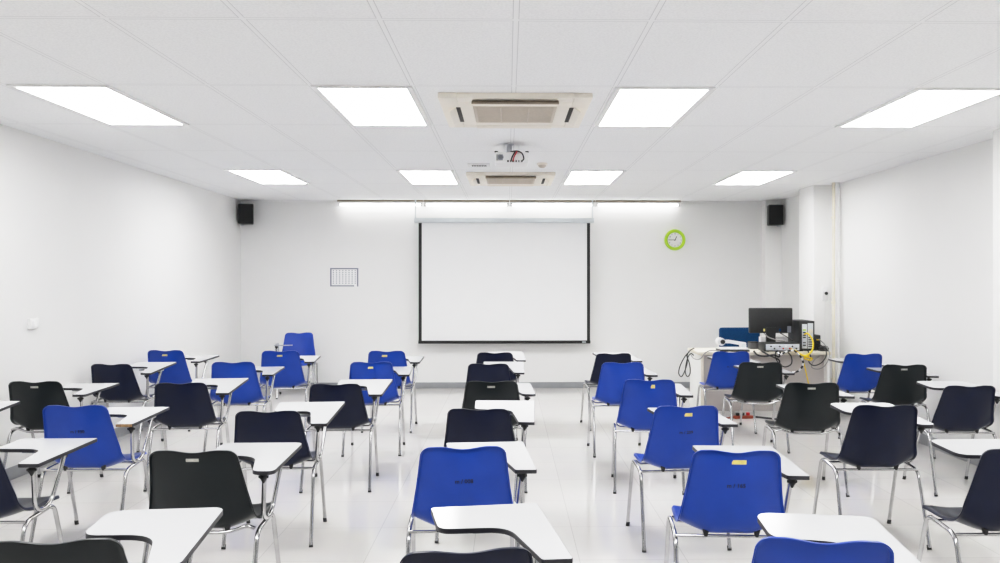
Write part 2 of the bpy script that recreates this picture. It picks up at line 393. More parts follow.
# ------------------------------------------------------------------ batten lights over the screen
for i, x in enumerate((-1.83, -.595, .64, 1.875)):
    r = empty('batten_light', (x, YB-.09, CEIL-.035))
    tag(r, 'lit white fluorescent batten above the screen, %s of the row of four' % ('leftmost', 'second from left', 'third from left', 'rightmost')[i], 'batten light', 'batten lights along the top of the back wall')
    bm = bmesh.new(); box(bm, -.613, -.03, .010, .613, .03, .035, bev=.004); link('housing', to_mesh(bm, 'batten_housing_shade', M['louver'], 40), r)  # thin strip in taupe: the shadow gap over the batten, painted as colour
    link('reflector', to_mesh(bx(-.605, -.028, -.012, .605, .028, .010, bev=.004), 'batten_reflector', M['white'], 40), r)
    bm = bmesh.new(); cyl(bm, (-.575, 0, -.034), (.575, 0, -.034), .014, seg=14); link('tube', to_mesh(bm, 'batten_tube', M['tube'], 60), r)
    for s in (-1, 1):
        link('lamp_holder', to_mesh(bx(s*.594-.018, -.022, -.052, s*.594+.018, .022, -.008, bev=.004), 'batten_holder', M['white'], 40), r)

# ------------------------------------------------------------------ projection screen
sr = empty('projection_screen', (-.07, 11.44, 0)); tag(sr, 'large white pull-down projection screen with black border on the back wall', 'projection screen')
XL, XRR = -1.205, 1.245; ZT, ZBm = 2.386, .665
bm = bmesh.new(); box(bm, XL-.06, -.05, ZT-.005, XRR+.055, .06, ZT+.065, bev=.012, seg=3); link('housing', to_mesh(bm, 'screen_housing', M['silver'], 40), sr)
link('cloth', to_mesh(bx(XL, -.002, ZBm+.03, XRR, .002, ZT), 'screen_cloth', M['screen']), sr)
bm = bmesh.new(); box(bm, XL, -.0045, ZBm+.03, XL+.044, -.002, ZT-.005); box(bm, XRR-.044, -.0045, ZBm+.03, XRR, -.002, ZT-.005)
link('side_border', to_mesh(bm, 'screen_border', M['blackm']), sr)
br = link('bottom_bar', to_mesh(bx(XL-.004, -.016, ZBm-.008, XRR+.004, .012, ZBm+.035, bev=.006), 'screen_bar', M['blackm'], 40), sr)
link('maker_badge', to_mesh(bx(XRR-.115, -.019, ZBm+.006, XRR-.06, -.0155, ZBm+.021, bev=.003), 'screen_badge', M['silver'], 40), br)
bm = bmesh.new(); sweep(bm, smooth_path([(.02, 0, ZBm-.006), (.02, -.005, ZBm-.03), (.035, -.005, ZBm-.03), (.035, 0, ZBm-.006)], 5), .004, 6); link('pull_loop', to_mesh(bm, 'screen_pull', M['white'], 60), br)
for x in (XL-.045, XRR+.035):
    bm = bmesh.new(); box(bm, x-.009, .0, ZT+.06, x+.009, .010, CEIL-.006, bev=.002); box(bm, x-.02, -.012, CEIL-.008, x+.02, .012, CEIL)
    link('hanging_bracket', to_mesh(bm, 'screen_bracket', M['silver'], 40), sr)

# ------------------------------------------------------------------ clock
ck = empty('wall_clock', (2.425, YB-.001, 2.148)); tag(ck, 'round wall clock with lime green rim and white face on the back wall', 'clock')
bm = bmesh.new(); lathe(bm, [(.150, 0), (.153, .022), (.145, .038), (.125, .040), (.110, .026), (.107, .014)], axis='Y', seg=56); link('rim', to_mesh(bm, 'clock_rim', M['lime'], 50), ck)
bm = bmesh.new(); lathe(bm, [(.110, 0), (.110, .016)], axis='Y', seg=48); face = link('face', to_mesh(bm, 'clock_face', M['paper'], 40), ck)
for n in range(1, 13):
    me = text_mesh(str(n), .03); me.materials.append(M['midgrey']); a = PI/2-2*PI*n/12
    link('numeral', me, face, (.089*math.cos(a), -.0170, .089*math.sin(a)), (PI/2, 0, 0))
def hand(name, ang, ln, w, z):
    bm = bmesh.new(); vs = box(bm, -w/2, -z-.001, -.015, w/2, -z, ln, bev=.0004)
    xform(vs, Matrix.Rotation(ang, 4, 'Y')); link(name, to_mesh(bm, name, M['ink']), ck)
hand('hour_hand', math.radians(27), .058, .009, .020); hand('minute_hand', math.radians(-90), .085, .007, .022)

# ------------------------------------------------------------------ calendar sheet
cl = empty('timetable_sheet', (-2.365, YB, 1.606)); tag(cl, 'white printed timetable sheet with grey border on the back wall', 'notice')
W_, H_ = .212, .142
link('paper', to_mesh(bx(-W_, -.003, -H_, W_, 0, H_), 'sheet_paper', M['paper']), cl)
bm = bmesh.new()
for a in ((-W_+.008, -H_+.008, -W_+.030, H_-.008), (W_-.030, -H_+.008, W_-.008, H_-.008), (-W_+.030, H_-.028, W_-.030, H_-.008), (-W_+.030, -H_+.008, W_-.07, -H_+.026)):
    box(bm, a[0], -.0042, a[1], a[2], -.003, a[3])
link('printed_border', to_mesh(bm, 'sheet_border', M['grey']), cl)
bm = bmesh.new()
for i in range(8):
    for j in range(7):
        box(bm, -.165+i*.045, -.0042, .088-j*.03, -.165+i*.045+.017, -.003, .088-j*.03+.013)
link('printed_rows', to_mesh(bm, 'sheet_rows', M['grey']), cl)

# ------------------------------------------------------------------ speakers, switch, thermostat, pipes
def speaker(x, y, z, rz, label, sx):
    r = empty('wall_speaker', (x, y, z), rz); tag(r, label, 'speaker', 'black wall speakers')
    bm = bmesh.new(); A = [(-.105, -.09), (.105, -.09), (.075, .09), (-.075, .09)]; prism(bm, A, 0, .285)
    bmesh.ops.bevel(bm, geom=bm.edges[:], offset=.006, segments=2, affect='EDGES'); link('cabinet', to_mesh(bm, 'speaker_cabinet', M['bplast'], 40), r)
    link('front_grille', to_mesh(bx(-.097, -.099, .01, .097, -.088, .275, bev=.005), 'speaker_grille', M['bmesh'], 40), r)
    bm = bmesh.new(); sweep(bm, fillet([(sx*.045, .02, -.012), (sx*.10, .03, -.012), (sx*.125, .06, .06), (sx*.125, .06, .225), (sx*.10, .03, .297), (sx*.045, .02, .297)], .05), .008, 8)
    box(bm, -.03, .085, .11, .03, .14, .17, bev=.003); link('bracket', to_mesh(bm, 'speaker_bracket', M['silver'], 40), r)
speaker(-3.715, 11.45, 2.36, .12, 'black wall speaker in the far left corner below the ceiling', -1)
speaker(3.79, 11.33, 2.345, -.02, 'black wall speaker in the far right corner on the pier', 1)
sw = empty('light_switch', (-3.815, 6.5, 1.215)); tag(sw, 'white double light switch plate on the left wall', 'light switch')
link('plate', to_mesh(bx(-.02, -.06, -.043, .008, .06, .043, bev=.004), 'switch_plate', M['white'], 40), sw)
for y in (-.027, .027): link('rocker', to_mesh(bx(.004, y-.018, -.028, .013, y+.018, .028, bev=.003), 'switch_rocker', M['paper'], 40), sw)
th = empty('wall_control_box', (3.83, 9.62, 1.40)); tag(th, 'small white control box with black knob on the column above the desk', 'control box')
link('case', to_mesh(bx(-.033, -.035, -.085, .033, 0, .085, bev=.006), 'control_case', M['white'], 40), th)
bm = bmesh.new(); lathe(bm, [(.019, 0), (.019, .012), (.014, .016)], (.006, -.034, .005), axis='Y', seg=20); link('dial', to_mesh(bm, 'control_dial', M['bplast'], 40), th)
cable('control_wire', [(.0, -.012, -.08), (.002, -.008, -.3), (0, -.008, -.6)], .004, M['white'], None, parent=th)
def pipe(x, y, r, m, label):
    e = empty('vertical_pipe', (x, y, 0)); tag(e, label, 'pipe')
    bm = bmesh.new(); cyl(bm, (0, 0, 0), (0, 0, CEIL), r, seg=18); link('tube', to_mesh(bm, 'pipe_tube', m, 50), e)
    for z in (.4, 1.3, 2.3):
        bm = bmesh.new(); cyl(bm, (0, 0, z-.015), (0, 0, z+.015), r+.004, seg=18); box(bm, -r-.003, 0, z-.012, r+.003, r+.010, z+.012); link('clip', to_mesh(bm, 'pipe_clip', m, 50), e)
pipe(3.835, 9.36, .017, M['pipec'], 'cream vertical pipe beside the column at the right of the desk')
pipe(3.888, 9.36, .018, M['white'], 'thin white vertical pipe nearest the right wall beside the column')

# ------------------------------------------------------------------ lecture chairs
def interp(tab, t):
    n = len(tab)-1; x = t*n; i = min(int(x), n-1); f = x-i
    p0 = tab[max(i-1, 0)]; p1 = tab[i]; p2 = tab[i+1]; p3 = tab[min(i+2, n)]
    return .5*((2*p1)+(p2-p0)*f+(2*p0-5*p1+4*p2-p3)*f*f+(3*p1-p0-3*p2+p3)*f**3)
CEN = [Vector(p) for p in ((-.194, .825), (-.180, .72), (-.158, .62), (-.134, .530), (-.102, .466), (-.040, .441), (.06, .438), (.18, .448), (.265, .455), (.30, .446))]
EDG = [Vector(p) for p in ((-.187, .8215), (-.154, .738), (-.124, .652), (-.102, .585), (-.086, .532), (-.035, .494), (.06, .478), (.18, .476), (.265, .470), (.298, .457))]
WID = [.177, .187, .198, .209, .218, .220, .216, .211, .206, .196]
def shell_mesh(name, zt, m, boxy=0.0):
    NU = 28; ts = [0, .0015, .004, .008, .014, .02, .028, .038, .05, .063]+[.075+i*.0237 for i in range(37)]+[.97, .985, .995, 1.0]
    ts = sorted(t for t in ts if t <= 1)
    k = (zt-.45)/(.832-.45)
    bm = bmesh.new(); G = []
    # arc length along the centre line for the corner rounding
    cs = [interp(CEN, t) for t in ts]; L = [0]
    for i in range(1, len(cs)): L.append(L[-1]+(cs[i]-cs[i-1]).length)
    for i, t in enumerate(ts):
        c = interp(CEN, t); e = interp(EDG, t); w = interp(WID, t)*(1+boxy*.03)
        r = .036; s = L[i]; s2 = L[-1]-s
        if s < r: w = w-r+math.sqrt(max(0, r*r-(r-s)**2))
        if s2 < .05: w = w-.05+math.sqrt(max(0, .0025-(.05-s2)**2))
        pw = 2.2 if t < .3 else 2.4
        row = []
        for j in range(NU+1):
            u = -1+2*j/NU; b0 = abs(u)**2.2; b1 = max(0, (abs(u)-.40)/.60)**1.3; kk = min(1, max(0, (t-.2)/.2)); b = b0*(1-kk)+b1*kk; q = c*(1-b)+e*b
            z = q.y + (.014*math.exp(-s/.07)*(1-math.cos(PI*min(1, abs(u)/.82)))*.5 if s < .3 else 0)
            if z > .45: z = .45+(z-.45)*k
            row.append(bm.verts.new((u*w, q.x, z)))
        G.append(row)
    for i in range(len(G)-1):
        for j in range(NU): bm.faces.new((G[i][j], G[i][j+1], G[i+1][j+1], G[i+1][j]))
    bm.normal_update()
    up = sum((f.normal for f in bm.faces), Vector())
    sg = 1 if up.z > 0 else -1
    # rolled lip round the rim: backwards from the back, downwards from the seat
    loop = [G[0][j] for j in range(NU+1)]+[G[i][NU] for i in range(1, len(G))]+[G[-1][j] for j in range(NU-1, -1, -1)]+[G[i][0] for i in range(len(G)-2, 0, -1)]
    cent = Vector((0, 0, 0)); nl = len(loop); rings = [loop]
    outs = []
    home = {v: (i, j) for i, r_ in enumerate(G) for j, v in enumerate(r_)}
    for i, v in enumerate(loop):
        gi, gj = home[v]; inner = G[min(max(gi, 9), len(G)-6)][min(max(gj, 3), NU-3)]
        tan = (loop[(i+1) % nl].co-loop[i-1].co).normalized(); nn = (inner.normal*sg)
        o = tan.cross(nn)
        inn = [e.other_vert(v).co for e in v.link_edges if e.other_vert(v) not in (loop[i-1], loop[(i+1) % nl])]
        ref = (inn[0] if inn else Vector((0, v.co.y, v.co.z)))-v.co
        if o.dot(ref) > 0: o = -o
        outs.append((o.normalized() if o.length > 1e-6 else Vector(), nn))
    for back, out in ((.003, .0035), (.009, .0055), (.016, .006)):
        rings.append([bm.verts.new(v.co-outs[i][1]*back+outs[i][0]*out) for i, v in enumerate(loop)])
    for a, b in zip(rings, rings[1:]):
        for i in range(nl): bm.faces.new((a[i], a[(i+1) % nl], b[(i+1) % nl], b[i]))
    bm.normal_update()
    bmesh.ops.recalc_face_normals(bm, faces=bm.faces[:])
    fa = G[10][14].link_faces[0]
    if fa.normal.y < 0:
        for f in bm.faces: f.normal_flip()
    bm.normal_update()
    bmesh.ops.solidify(bm, geom=bm.faces[:], thickness=.004)
    return to_mesh(bm, name, m, 50)
SH = {}
for key, zt, m, bxy in (('blue', .832, 'blue', 0), ('navy', .795, 'navy', 0), ('navy_tall', .832, 'navy', .2), ('black', .817, 'black', 1), ('dark_low', .775, 'navy', 1)):
    me = shell_mesh('shell_'+key, zt, M[m], bxy)
    SH[key] = (me, BVHTree.FromPolygons([v.co.copy() for v in me.vertices], [tuple(p.vertices) for p in me.polygons]))
def drape(me, tree, dx, dz, off=.0012):
    """lay a flat x/z mesh onto the rear face of a shell"""
    for v in me.vertices:
        x, z = v.co.x+dx, v.co.z+dz
        h = tree.ray_cast(Vector((x, -1, z)), Vector((0, 1, 0)))
        v.co = Vector((x, (h[0].y if h[0] else -.15)-off+min(0, v.co.y), z))
    return me

# frames (chrome tubes) ------------------------------------------------------
def side_path(s): return fillet([(s*.251, -.207, .012), (s*.243, -.087, .434), (s*.238, .165, .452), (s*.244, .295, .012)], .055, 7)
me_side = {s: to_mesh(tube(side_path(s), .0108, 12), 'side_frame', M['chrome'], 60) for s in (-1, 1)}
def cap_bm(s, x, y, tx, ty):
    bm = bmesh.new(); cyl(bm, (x, y, 0), (x+tx, y+ty, .026), .0125, .0118, 14); return bm
me_cap = {(s, k): to_mesh(cap_bm(s, s*(.251 if k == 0 else .244), (-.207 if k == 0 else .295), s*(-.0014 if k == 0 else -.001), (.0095 if k == 0 else -.0095)), 'foot_cap', M['rubber'], 50) for s in (-1, 1) for k in (0, 1)}
me_bar = {'straight': to_mesh(tube([(-.243, -.087, .436), (.243, -.087, .436)], .0075, 10), 'rear_crossbar', M['chrome'], 60),
          'bent': to_mesh(tube(fillet([(-.233, -.087, .448), (-.20, -.090, .462), (-.115, -.095, .433), (.115, -.095, .433), (.20, -.090, .462), (.233, -.087, .448)], .04, 6), .0085, 10), 'rear_crossbar', M['chrome'], 60)}
me_fbar = to_mesh(tube(fillet([(-.225, .16, .446), (-.2, .16, .425), (.2, .16, .425), (.225, .16, .446)], .02), .0075, 10), 'front_crossbar', M['chrome'], 60)
def stud_bm(x):
    bm = bmesh.new(); A = box(bm, x-.007, -.095, .434, x+.007, -.079, .468, bev=.002)
    for v in A:
        if v.co.z > .46: v.co.x = x+(v.co.x-x)*2.2
    return bm
me_stud = {s: to_mesh(stud_bm(s*.111), 'mounting_stud', M['rubber'], 40) for s in (-1, 1)}
SUP = fillet([(.268, -.062, .694), (.246, -.010, .462), (.247, .115, .455), (.270, .205, .694)], .06, 8)
me_sup = to_mesh(tube(SUP, .0105, 12), 'board_support', M['chrome'], 60)
def rail_bm():
    bm = bmesh.new(); box(bm, .255, -.09, .693, .285, .235, .7065, bev=.003); box(bm, .05, .215, .694, .275, .24, .7065, bev=.003); return bm
me_rail = to_mesh(rail_bm(), 'board_bracket', M['steel'], 40)
def knob_bm(x, y):
    bm = bmesh.new(); lathe(bm, [(.006, .01), (.016, .006), (.018, -.006), (.012, -.014), (.004, -.03)], (x, y, .680), seg=14); box(bm, x-.022, y-.005, .672, x+.022, y+.005, .684, bev=.002); return bm
me_knob = [to_mesh(knob_bm(*p), 'clamp_knob', M['rubber'], 40) for p in ((.268, -.075), (.255, .215))]
def board(kind):
    P = {'sharp': [(-.088, .445), (.312, .452), (.330, -.132), (.233, -.128), (.168, .186), (-.068, .196)],
         'flare': [(-.080, .445), (.350, .452), (.330, -.132), (.233, -.128), (.172, .186), (-.060, .196)],
         'round': [(-.098, .445), (.312, .452), (.330, -.132), (.233, -.128), (.160, .160), (-.080, .172)]}[kind]
    R = {'sharp': (.02, .012, .012, .012, .075, .045), 'flare': (.02, .012, .012, .012, .05, .03), 'round': (.07, .05, .05, .04, .10, .06)}[kind]
    o = poly_round([Vector(p) for p in P], R, 8)
    bt = bmesh.new(); prism(bt, offset_poly(o, -.0018), .709, .7243)
    top = to_mesh(bt, 'writing_board', M['lamin'], 40)
    be = bmesh.new(); q = o; n = len(q); inn = offset_poly(o, -.0016)
    A = [be.verts.new((p.x, p.y, .7225)) for p in q]; B = [be.verts.new((p.x, p.y, .7065)) for p in q]; T = [be.verts.new((p.x, p.y, .7236)) for p in inn]
    for i in range(n):
        be.faces.new((A[i], A[(i+1) % n], B[(i+1) % n], B[i])); be.faces.new((T[i], T[(i+1) % n], A[(i+1) % n], A[i]))
    be.faces.new(B)
    return top, to_mesh(be, 'edge_band', M['band'], 40)
BO = {k: board(k) for k in ('sharp', 'flare', 'round')}
me_worn = to_mesh(bx(.234, -.1345, .7075, .329, -.1305, .7225, bev=.001), 'worn_edge', M['worn'], 40)
GR = 'tablet arm lecture chairs'
def sheet(w, h, nx=6, nz=2, skew=0):
    bm = bmesh.new(); g = [[bm.verts.new((-w/2+w*i/nx+(skew if i == 0 and j == nz else 0), 0, -h/2+h*j/nz)) for i in range(nx+1)] for j in range(nz+1)]
    for j in range(nz):
        for i in range(nx): bm.faces.new((g[j][i], g[j][i+1], g[j+1][i+1], g[j+1][i]))
    return bm
def chair(x, y, deg, kind, label, edge='sharp', sticker=None, plate=False, mark=None, worn=False, bare=False, bdx=0, tilt=None):
    t = empty('lecture_chair', (x, y, 0), math.radians(deg)); tag(t, label, 'chair', GR)
    me, tree = SH[kind]
    s = link('seat_shell', me, t)
    ztop = {'blue': .832, 'navy': .795, 'navy_tall': .832, 'black': .817, 'dark_low': .775}[kind]
    if sticker:
        dx, w, h = sticker
        st = to_mesh(sheet(w, h, skew=.006), 'sticker', M['yellow']); drape(st, tree, dx-.008, ztop-.046, .0012); o = link('sticker', st, s); o['label'] = 'yellow sticker'
    if plate:
        bp = bx(-.028, -.002, -.007, .028, 0, .007, bev=.0015); st = to_mesh(bp, 'maker_plate', M['plate'], 40); drape(st, tree, -.004, ztop-.037, .001); o = link('maker_plate', st, s); o['label'] = 'small silver plate'
    if mark:
        tm = text_mesh(mark.replace('/', ' / '), .026, .0004, bold=.0006); tm.transform(Matrix.Rotation(PI/2, 4, 'X')); tm.materials.append(M['ink'])
        drape(tm, tree, .004, ztop-.152, .0010); o = link('handwritten_mark', tm, s); o['label'] = 'black handwritten number'
    for q in (-1, 1):
        f = link('side_frame', me_side[q], t)
        for k in (0, 1): link('foot_cap', me_cap[(q, k)], f)
    b = link('rear_crossbar', me_bar['bent' if kind in ('black', 'dark_low') else 'straight'], t)
    for q in (-1, 1): link('mounting_stud', me_stud[q], b)
    link('front_crossbar', me_fbar, t)
    a = link('board_support', me_sup, t); link('board_bracket', me_rail, a)
    for k in me_knob: link('clamp_knob', k, a)
    if not bare:
        tl = math.radians(tilt if tilt is not None else 4.2 if edge == 'flare' or kind.startswith('navy') else 1.0)
        w = link('writing_board', BO[edge][0], t, (bdx, .1*(1-math.cos(tl))+.712*math.sin(tl), .712-.712*math.cos(tl)-.10*math.sin(tl)+(.004 if tl > .06 else -.004)), (tl, 0, 0)); link('edge_band', BO[edge][1], w)
        if worn: o = link('worn_edge', me_worn, w); o['label'] = 'worn brown rear edge'
    return t

# nearest row to farthest row, each row left to right
chair(-1.319, 2.503, 4.7, 'black', 'black lecture chair cut off at the bottom left corner with a rounded white board', 'round')
chair(-.144, 2.528, 7.1, 'dark_low', 'dark lecture chair cut off at bottom centre, its large white board in full view')
chair(.917, 2.425, -8.9, 'blue', 'blue lecture chair cut off at the bottom right, nearest blue chair to the viewer', 'round')
chair(-2.497, 3.853, .4, 'navy', 'dark navy lecture chair cut off by the left edge, its seat and board in view', tilt=.4)
chair(-1.371, 3.706, -.3, 'black', 'largest black lecture chair with a silver plate, in the left half near the viewer', 'round', plate=True)
chair(-.207, 3.695, 3.4, 'blue', 'blue lecture chair with handwritten number below the screen, only blue one in the middle file', mark='m/008')
chair(.990, 3.600, -3.9, 'blue', 'blue lecture chair with the largest yellow sticker and clearest handwritten number, right of centre', sticker=(.020, .062, .019), mark='m/165')
chair(2.230, 3.604, -.4, 'navy_tall', 'navy lecture chair cut off by the right edge, seat and legs seen from the side', 'round')
chair(-3.585, 4.98, 0, 'navy', 'lecture chair beyond the left edge, only the tip of its white board in view')
chair(-2.517, 4.884, .6, 'blue', 'blue lecture chair at left whose white board has a worn brown edge', mark='m/130', worn=True, bdx=-.03)
chair(-1.415, 4.901, 2.8, 'navy', 'navy lecture chair just beyond the largest black chair with silver plate, left half', 'flare')
chair(-.161, 4.958, -3.8, 'navy', 'navy lecture chair in the middle file, right beyond the blue chair there')
chair(1.022, 4.806, 3.1, 'blue', 'blue chair with oblong yellow sticker, third from the viewer in the file right of centre', sticker=(.020, .046, .02), mark='m/209')
chair(2.201, 4.817, -1.1, 'navy_tall', 'tall glossy navy lecture chair at right, seen whole with all its legs', 'round')
chair(-3.471, 6.12, .5, 'black', 'black lecture chair with silver plate close to the left wall', plate=True)
chair(-2.456, 6.195, 5.3, 'navy', 'navy lecture chair at left between the chair with worn board and a plain blue chair', 'flare')
chair(-1.278, 6.116, 1.9, 'navy', 'navy lecture chair left of the aisle, directly before two blue chairs with yellow stickers', 'flare')
chair(-.123, 6.078, .9, 'black', 'black lecture chair with silver plate in the middle file below the screen', 'round', plate=True)
chair(1.050, 6.032, -5.0, 'blue', 'blue lecture chair with a tiny square yellow sticker, right of centre', sticker=(.035, .03, .026))
chair(2.214, 5.954, -3.2, 'black', 'black lecture chair with silver plate, nearest of the three black ones on the right', plate=True)
chair(3.353, 5.942, -1.0, 'navy', 'navy lecture chair near the right wall, nearest one of that wall file', 'round')
chair(-3.608, 7.543, -1.8, 'navy', 'navy lecture chair by the left wall, between a black and a blue chair')
chair(-2.451, 7.339, 3.4, 'blue', 'plain blue lecture chair without sticker at left, beyond a navy chair')
chair(-1.221, 7.326, 2.1, 'blue', 'blue lecture chair with yellow sticker left of the aisle, nearer of the two there', sticker=(.0, .046, .018), mark='m/071')
chair(-.172, 7.524, -2.1, 'navy', 'navy lecture chair in the middle file, second nearest the screen')
chair(1.009, 7.257, 1.4, 'blue', 'plain blue lecture chair without sticker or number, right of centre')
chair(2.291, 7.394, -1.6, 'black', 'black lecture chair with silver plate right before the cables of the teacher desk', plate=True)
chair(3.495, 7.167, -3.0, 'black', 'black lecture chair with silver plate near the right wall', plate=True)
chair(-3.545, 8.548, -1.7, 'blue', 'blue lecture chair with yellow sticker farthest along the left wall', sticker=(-.0, .056, .018))
chair(-2.357, 8.464, 4.7, 'blue', 'blue lecture chair with yellow sticker at left, before the chair that faces the viewer', sticker=(-.0, .056, .018))
chair(-1.244, 8.433, -.6, 'blue', 'blue lecture chair with yellow sticker left of the aisle, closest to the back wall', sticker=(-.015, .056, .02))
chair(-.140, 8.650, .9, 'navy', 'navy lecture chair in the middle file, closest to the screen')
chair(1.080, 8.524, 6.5, 'navy', 'navy lecture chair right of centre in the last row, turned slightly left')
chair(2.272, 8.309, .4, 'blue', 'blue lecture chair standing right before the left end of the teacher desk', mark='m/112')
chair(3.513, 8.049, 1.6, 'blue', 'blue lecture chair near the right wall beside the right end of the desk')
chair(-2.85, 10.90, 190, 'blue', 'blue lecture chair facing the viewer by the back wall, without a white board', bare=True)

# ------------------------------------------------------------------ teacher desk and what stands on it
DX0, DX1, DY0, DY1, DZ = 2.19, 3.675, 9.05, 9.60, .75
dk = empty('teacher_desk', (0, 0, 0)); tag(dk, 'off white teacher desk with grey front panel in the far right corner', 'desk')
link('desktop', to_mesh(bx(DX0-.03, DY0-.02, DZ-.035, DX1, DY1, DZ, bev=.004), 'desktop', M['deske'], 40), dk)
link('side_panel', to_mesh(bx(DX0, DY0, 0, DX0+.03, DY1, DZ-.035, bev=.002), 'desk_side', M['desk'], 40), dk)
link('side_panel', to_mesh(bx(DX1-.04, DY0, 0, DX1-.01, DY1, DZ-.035, bev=.002), 'desk_side_2', M['desk'], 40), dk)
link('front_panel', to_mesh(bx(DX0+.03, DY0+.10, .06, DX1-.04, DY0+.12, DZ-.035, bev=.002), 'desk_front', M['deskg'], 40), dk)
link('panel_edge', to_mesh(bx(DX0-.002, DY0-.006, 0, DX0+.032, DY0, DZ-.035, bev=.001), 'desk_edge', M['deske'], 40), dk)
# document camera
dc = empty('document_camera', (2.60, 9.17, DZ)); tag(dc, 'white document camera with folded arm and black lens lying on the left of the desk', 'document camera')
link('base', to_mesh(bx(-.18, -.12, .0, .15, .12, .02, bev=.004), 'camera_base', M['bplast'], 40), dc)
link('tray', to_mesh(bx(-.175, -.10, .020, .145, .115, .038, bev=.008), 'camera_tray', M['white'], 40), dc)
bm = bmesh.new(); cyl(bm, (-.155, -.05, .108), (-.155, .05, .108), .045, seg=28); bmesh.ops.bevel(bm, geom=[e for e in bm.edges if e.is_manifold and abs(e.calc_face_angle()) > 1], offset=.008, segments=3, affect='EDGES')
link('camera_head', to_mesh(bm, 'camera_head', M['white'], 40), dc)
bm = bmesh.new(); lathe(bm, [(.026, 0), (.026, .012), (.018, .018)], (-.142, -.048, .108), axis='Y', seg=24); link('lens', to_mesh(bm, 'camera_lens', M['bplast'], 40), dc)
bm = bmesh.new(); P = [(-.13, .128), (-.06, .128), (.10, .103), (.135, .098), (.14, .02), (.06, .02), (.075, .072), (-.05, .088), (-.13, .09)]
A = [bm.verts.new((p[0], -.03, p[1])) for p in P]; B = [bm.verts.new((p[0], .03, p[1])) for p in P]; n = len(P)
for i in range(n): bm.faces.new((A[i], A[(i+1) % n], B[(i+1) % n], B[i]))
bm.faces.new(A); bm.faces.new(B[::-1]); bmesh.ops.bevel(bm, geom=bm.edges[:], offset=.005, segments=2, affect='EDGES')
link('folding_arm', to_mesh(bm, 'camera_arm', M['white'], 40), dc)
bm = bmesh.new(); cyl(bm, (.105, -.045, .06), (.105, .045, .06), .028, seg=20); link('hinge', to_mesh(bm, 'camera_hinge', M['silver'], 40), dc)
# monitor
mo = empty('computer_monitor', (3.085, 9.36, DZ)); tag(mo, 'black widescreen computer monitor on the desk, its back facing the room', 'monitor')
link('rear_case', to_mesh(bx(-.255, -.03, .193, .255, .02, .488, bev=.012, seg=3), 'monitor_case', M['bplast'], 40), mo)
link('display', to_mesh(bx(-.24, .019, .21, .24, .0225, .475), 'monitor_display', M['blackm']), mo)
bm = bmesh.new(); prism(bm, [(-.06, -.04), (.05, -.04), (.05, -.015), (-.06, -.015)], .012, .26); link('stand_column', to_mesh(bm, 'monitor_column', M['midgrey'] if False else M['bplast'], 40), mo)
bm = bmesh.new(); lathe(bm, [(.10, 0), (.10, .008), (.085, .014), (.001, .014)], (0, .02, 0), seg=36); link('stand_base', to_mesh(bm, 'monitor_base', M['bplast'], 40), mo)
link('sticker', to_mesh(bx(.19, -.0315, .20, .235, -.0295, .275), 'monitor_sticker', M['grey']), mo)
for x, m_ in ((-.085, M['yellow']), (.10, M['fabric'])): link('socket_plug', to_mesh(bx(x-.008, -.05, .215, x+.008, -.028, .245, bev=.002), 'monitor_plug', m_, 40), mo)
# amplifier / switch box
am = empty('audio_amplifier', (3.125, 9.12, DZ)); tag(am, 'flat amplifier box with silver grey rear panel on the desk below the monitor', 'amplifier')
link('case', to_mesh(bx(-.215, -.08, .006, .205, .14, .098, bev=.004), 'amplifier_case', M['bplast'], 40), am)
link('rear_panel', to_mesh(bx(-.196, -.0835, .016, .186, -.079, .088, bev=.001), 'amplifier_panel', M['silver'], 40), am)
for k, (x, mm) in enumerate(((-.14, 'bplast'), (-.10, 'bplast'), (-.04, 'midgrey'), (0, 'redc'), (.03, 'white'), (.075, 'redc'), (.105, 'bplast'), (.15, 'bplast'))):
    bm = bmesh.new(); lathe(bm, [(.009, 0), (.009, .008), (.005, .012)], (x, -.082, .05+.012*(-1)**k), axis='Y', seg=14); link('socket', to_mesh(bm, 'amplifier_socket', M[mm], 40), am)
for x in (-.17, .16):
    for y in (-.05, .11): link('rubber_foot', to_mesh(bx(x-.012, y-.012, 0, x+.012, y+.012, .007), 'amplifier_foot', M['rubber']), am)
gb = empty('small_switch_box', (2.955, 9.47, DZ)); tag(gb, 'dark grey box on the desk at the left of the amplifier', 'box')
link('case', to_mesh(bx(-.09, -.06, 0, .02, .06, .07, bev=.006), 'switch_case', M['midgrey'], 40), gb)
link('lid', to_mesh(bx(-.088, -.058, .07, .018, .058, .082, bev=.004), 'switch_lid', M['bplast'], 40), gb)
# tower
tw = empty('computer_tower', (3.435, 9.22, DZ)); tag(tw, 'black computer tower with ports and a yellow cable at its rear on the desk', 'computer')
link('case', to_mesh(bx(-.085, -.09, .008, .085, .30, .345, bev=.004), 'tower_case', M['bplast'], 40), tw)
link('port_panel', to_mesh(bx(-.06, -.0935, .03, -.002, -.089, .31, bev=.001), 'tower_ports', M['silver'], 40), tw)
link('slot_panel', to_mesh(bx(.005, -.0935, .03, .068, -.089, .32, bev=.001), 'tower_slots', M['silver'], 40), tw)
bm = bmesh.new(); lathe(bm, [(.027, 0), (.027, .004), (.018, .006)], (.036, -.0925, .225), axis='Y', seg=20); link('fan_outlet', to_mesh(bm, 'tower_fan', M['deske'], 40), tw)
bm = bmesh.new()
for k in range(5): box(bm, .012, -.0955, .045+k*.026, .060, -.0925, .060+k*.026)
link('expansion_slot', to_mesh(bm, 'tower_slot', M['midgrey']), tw)
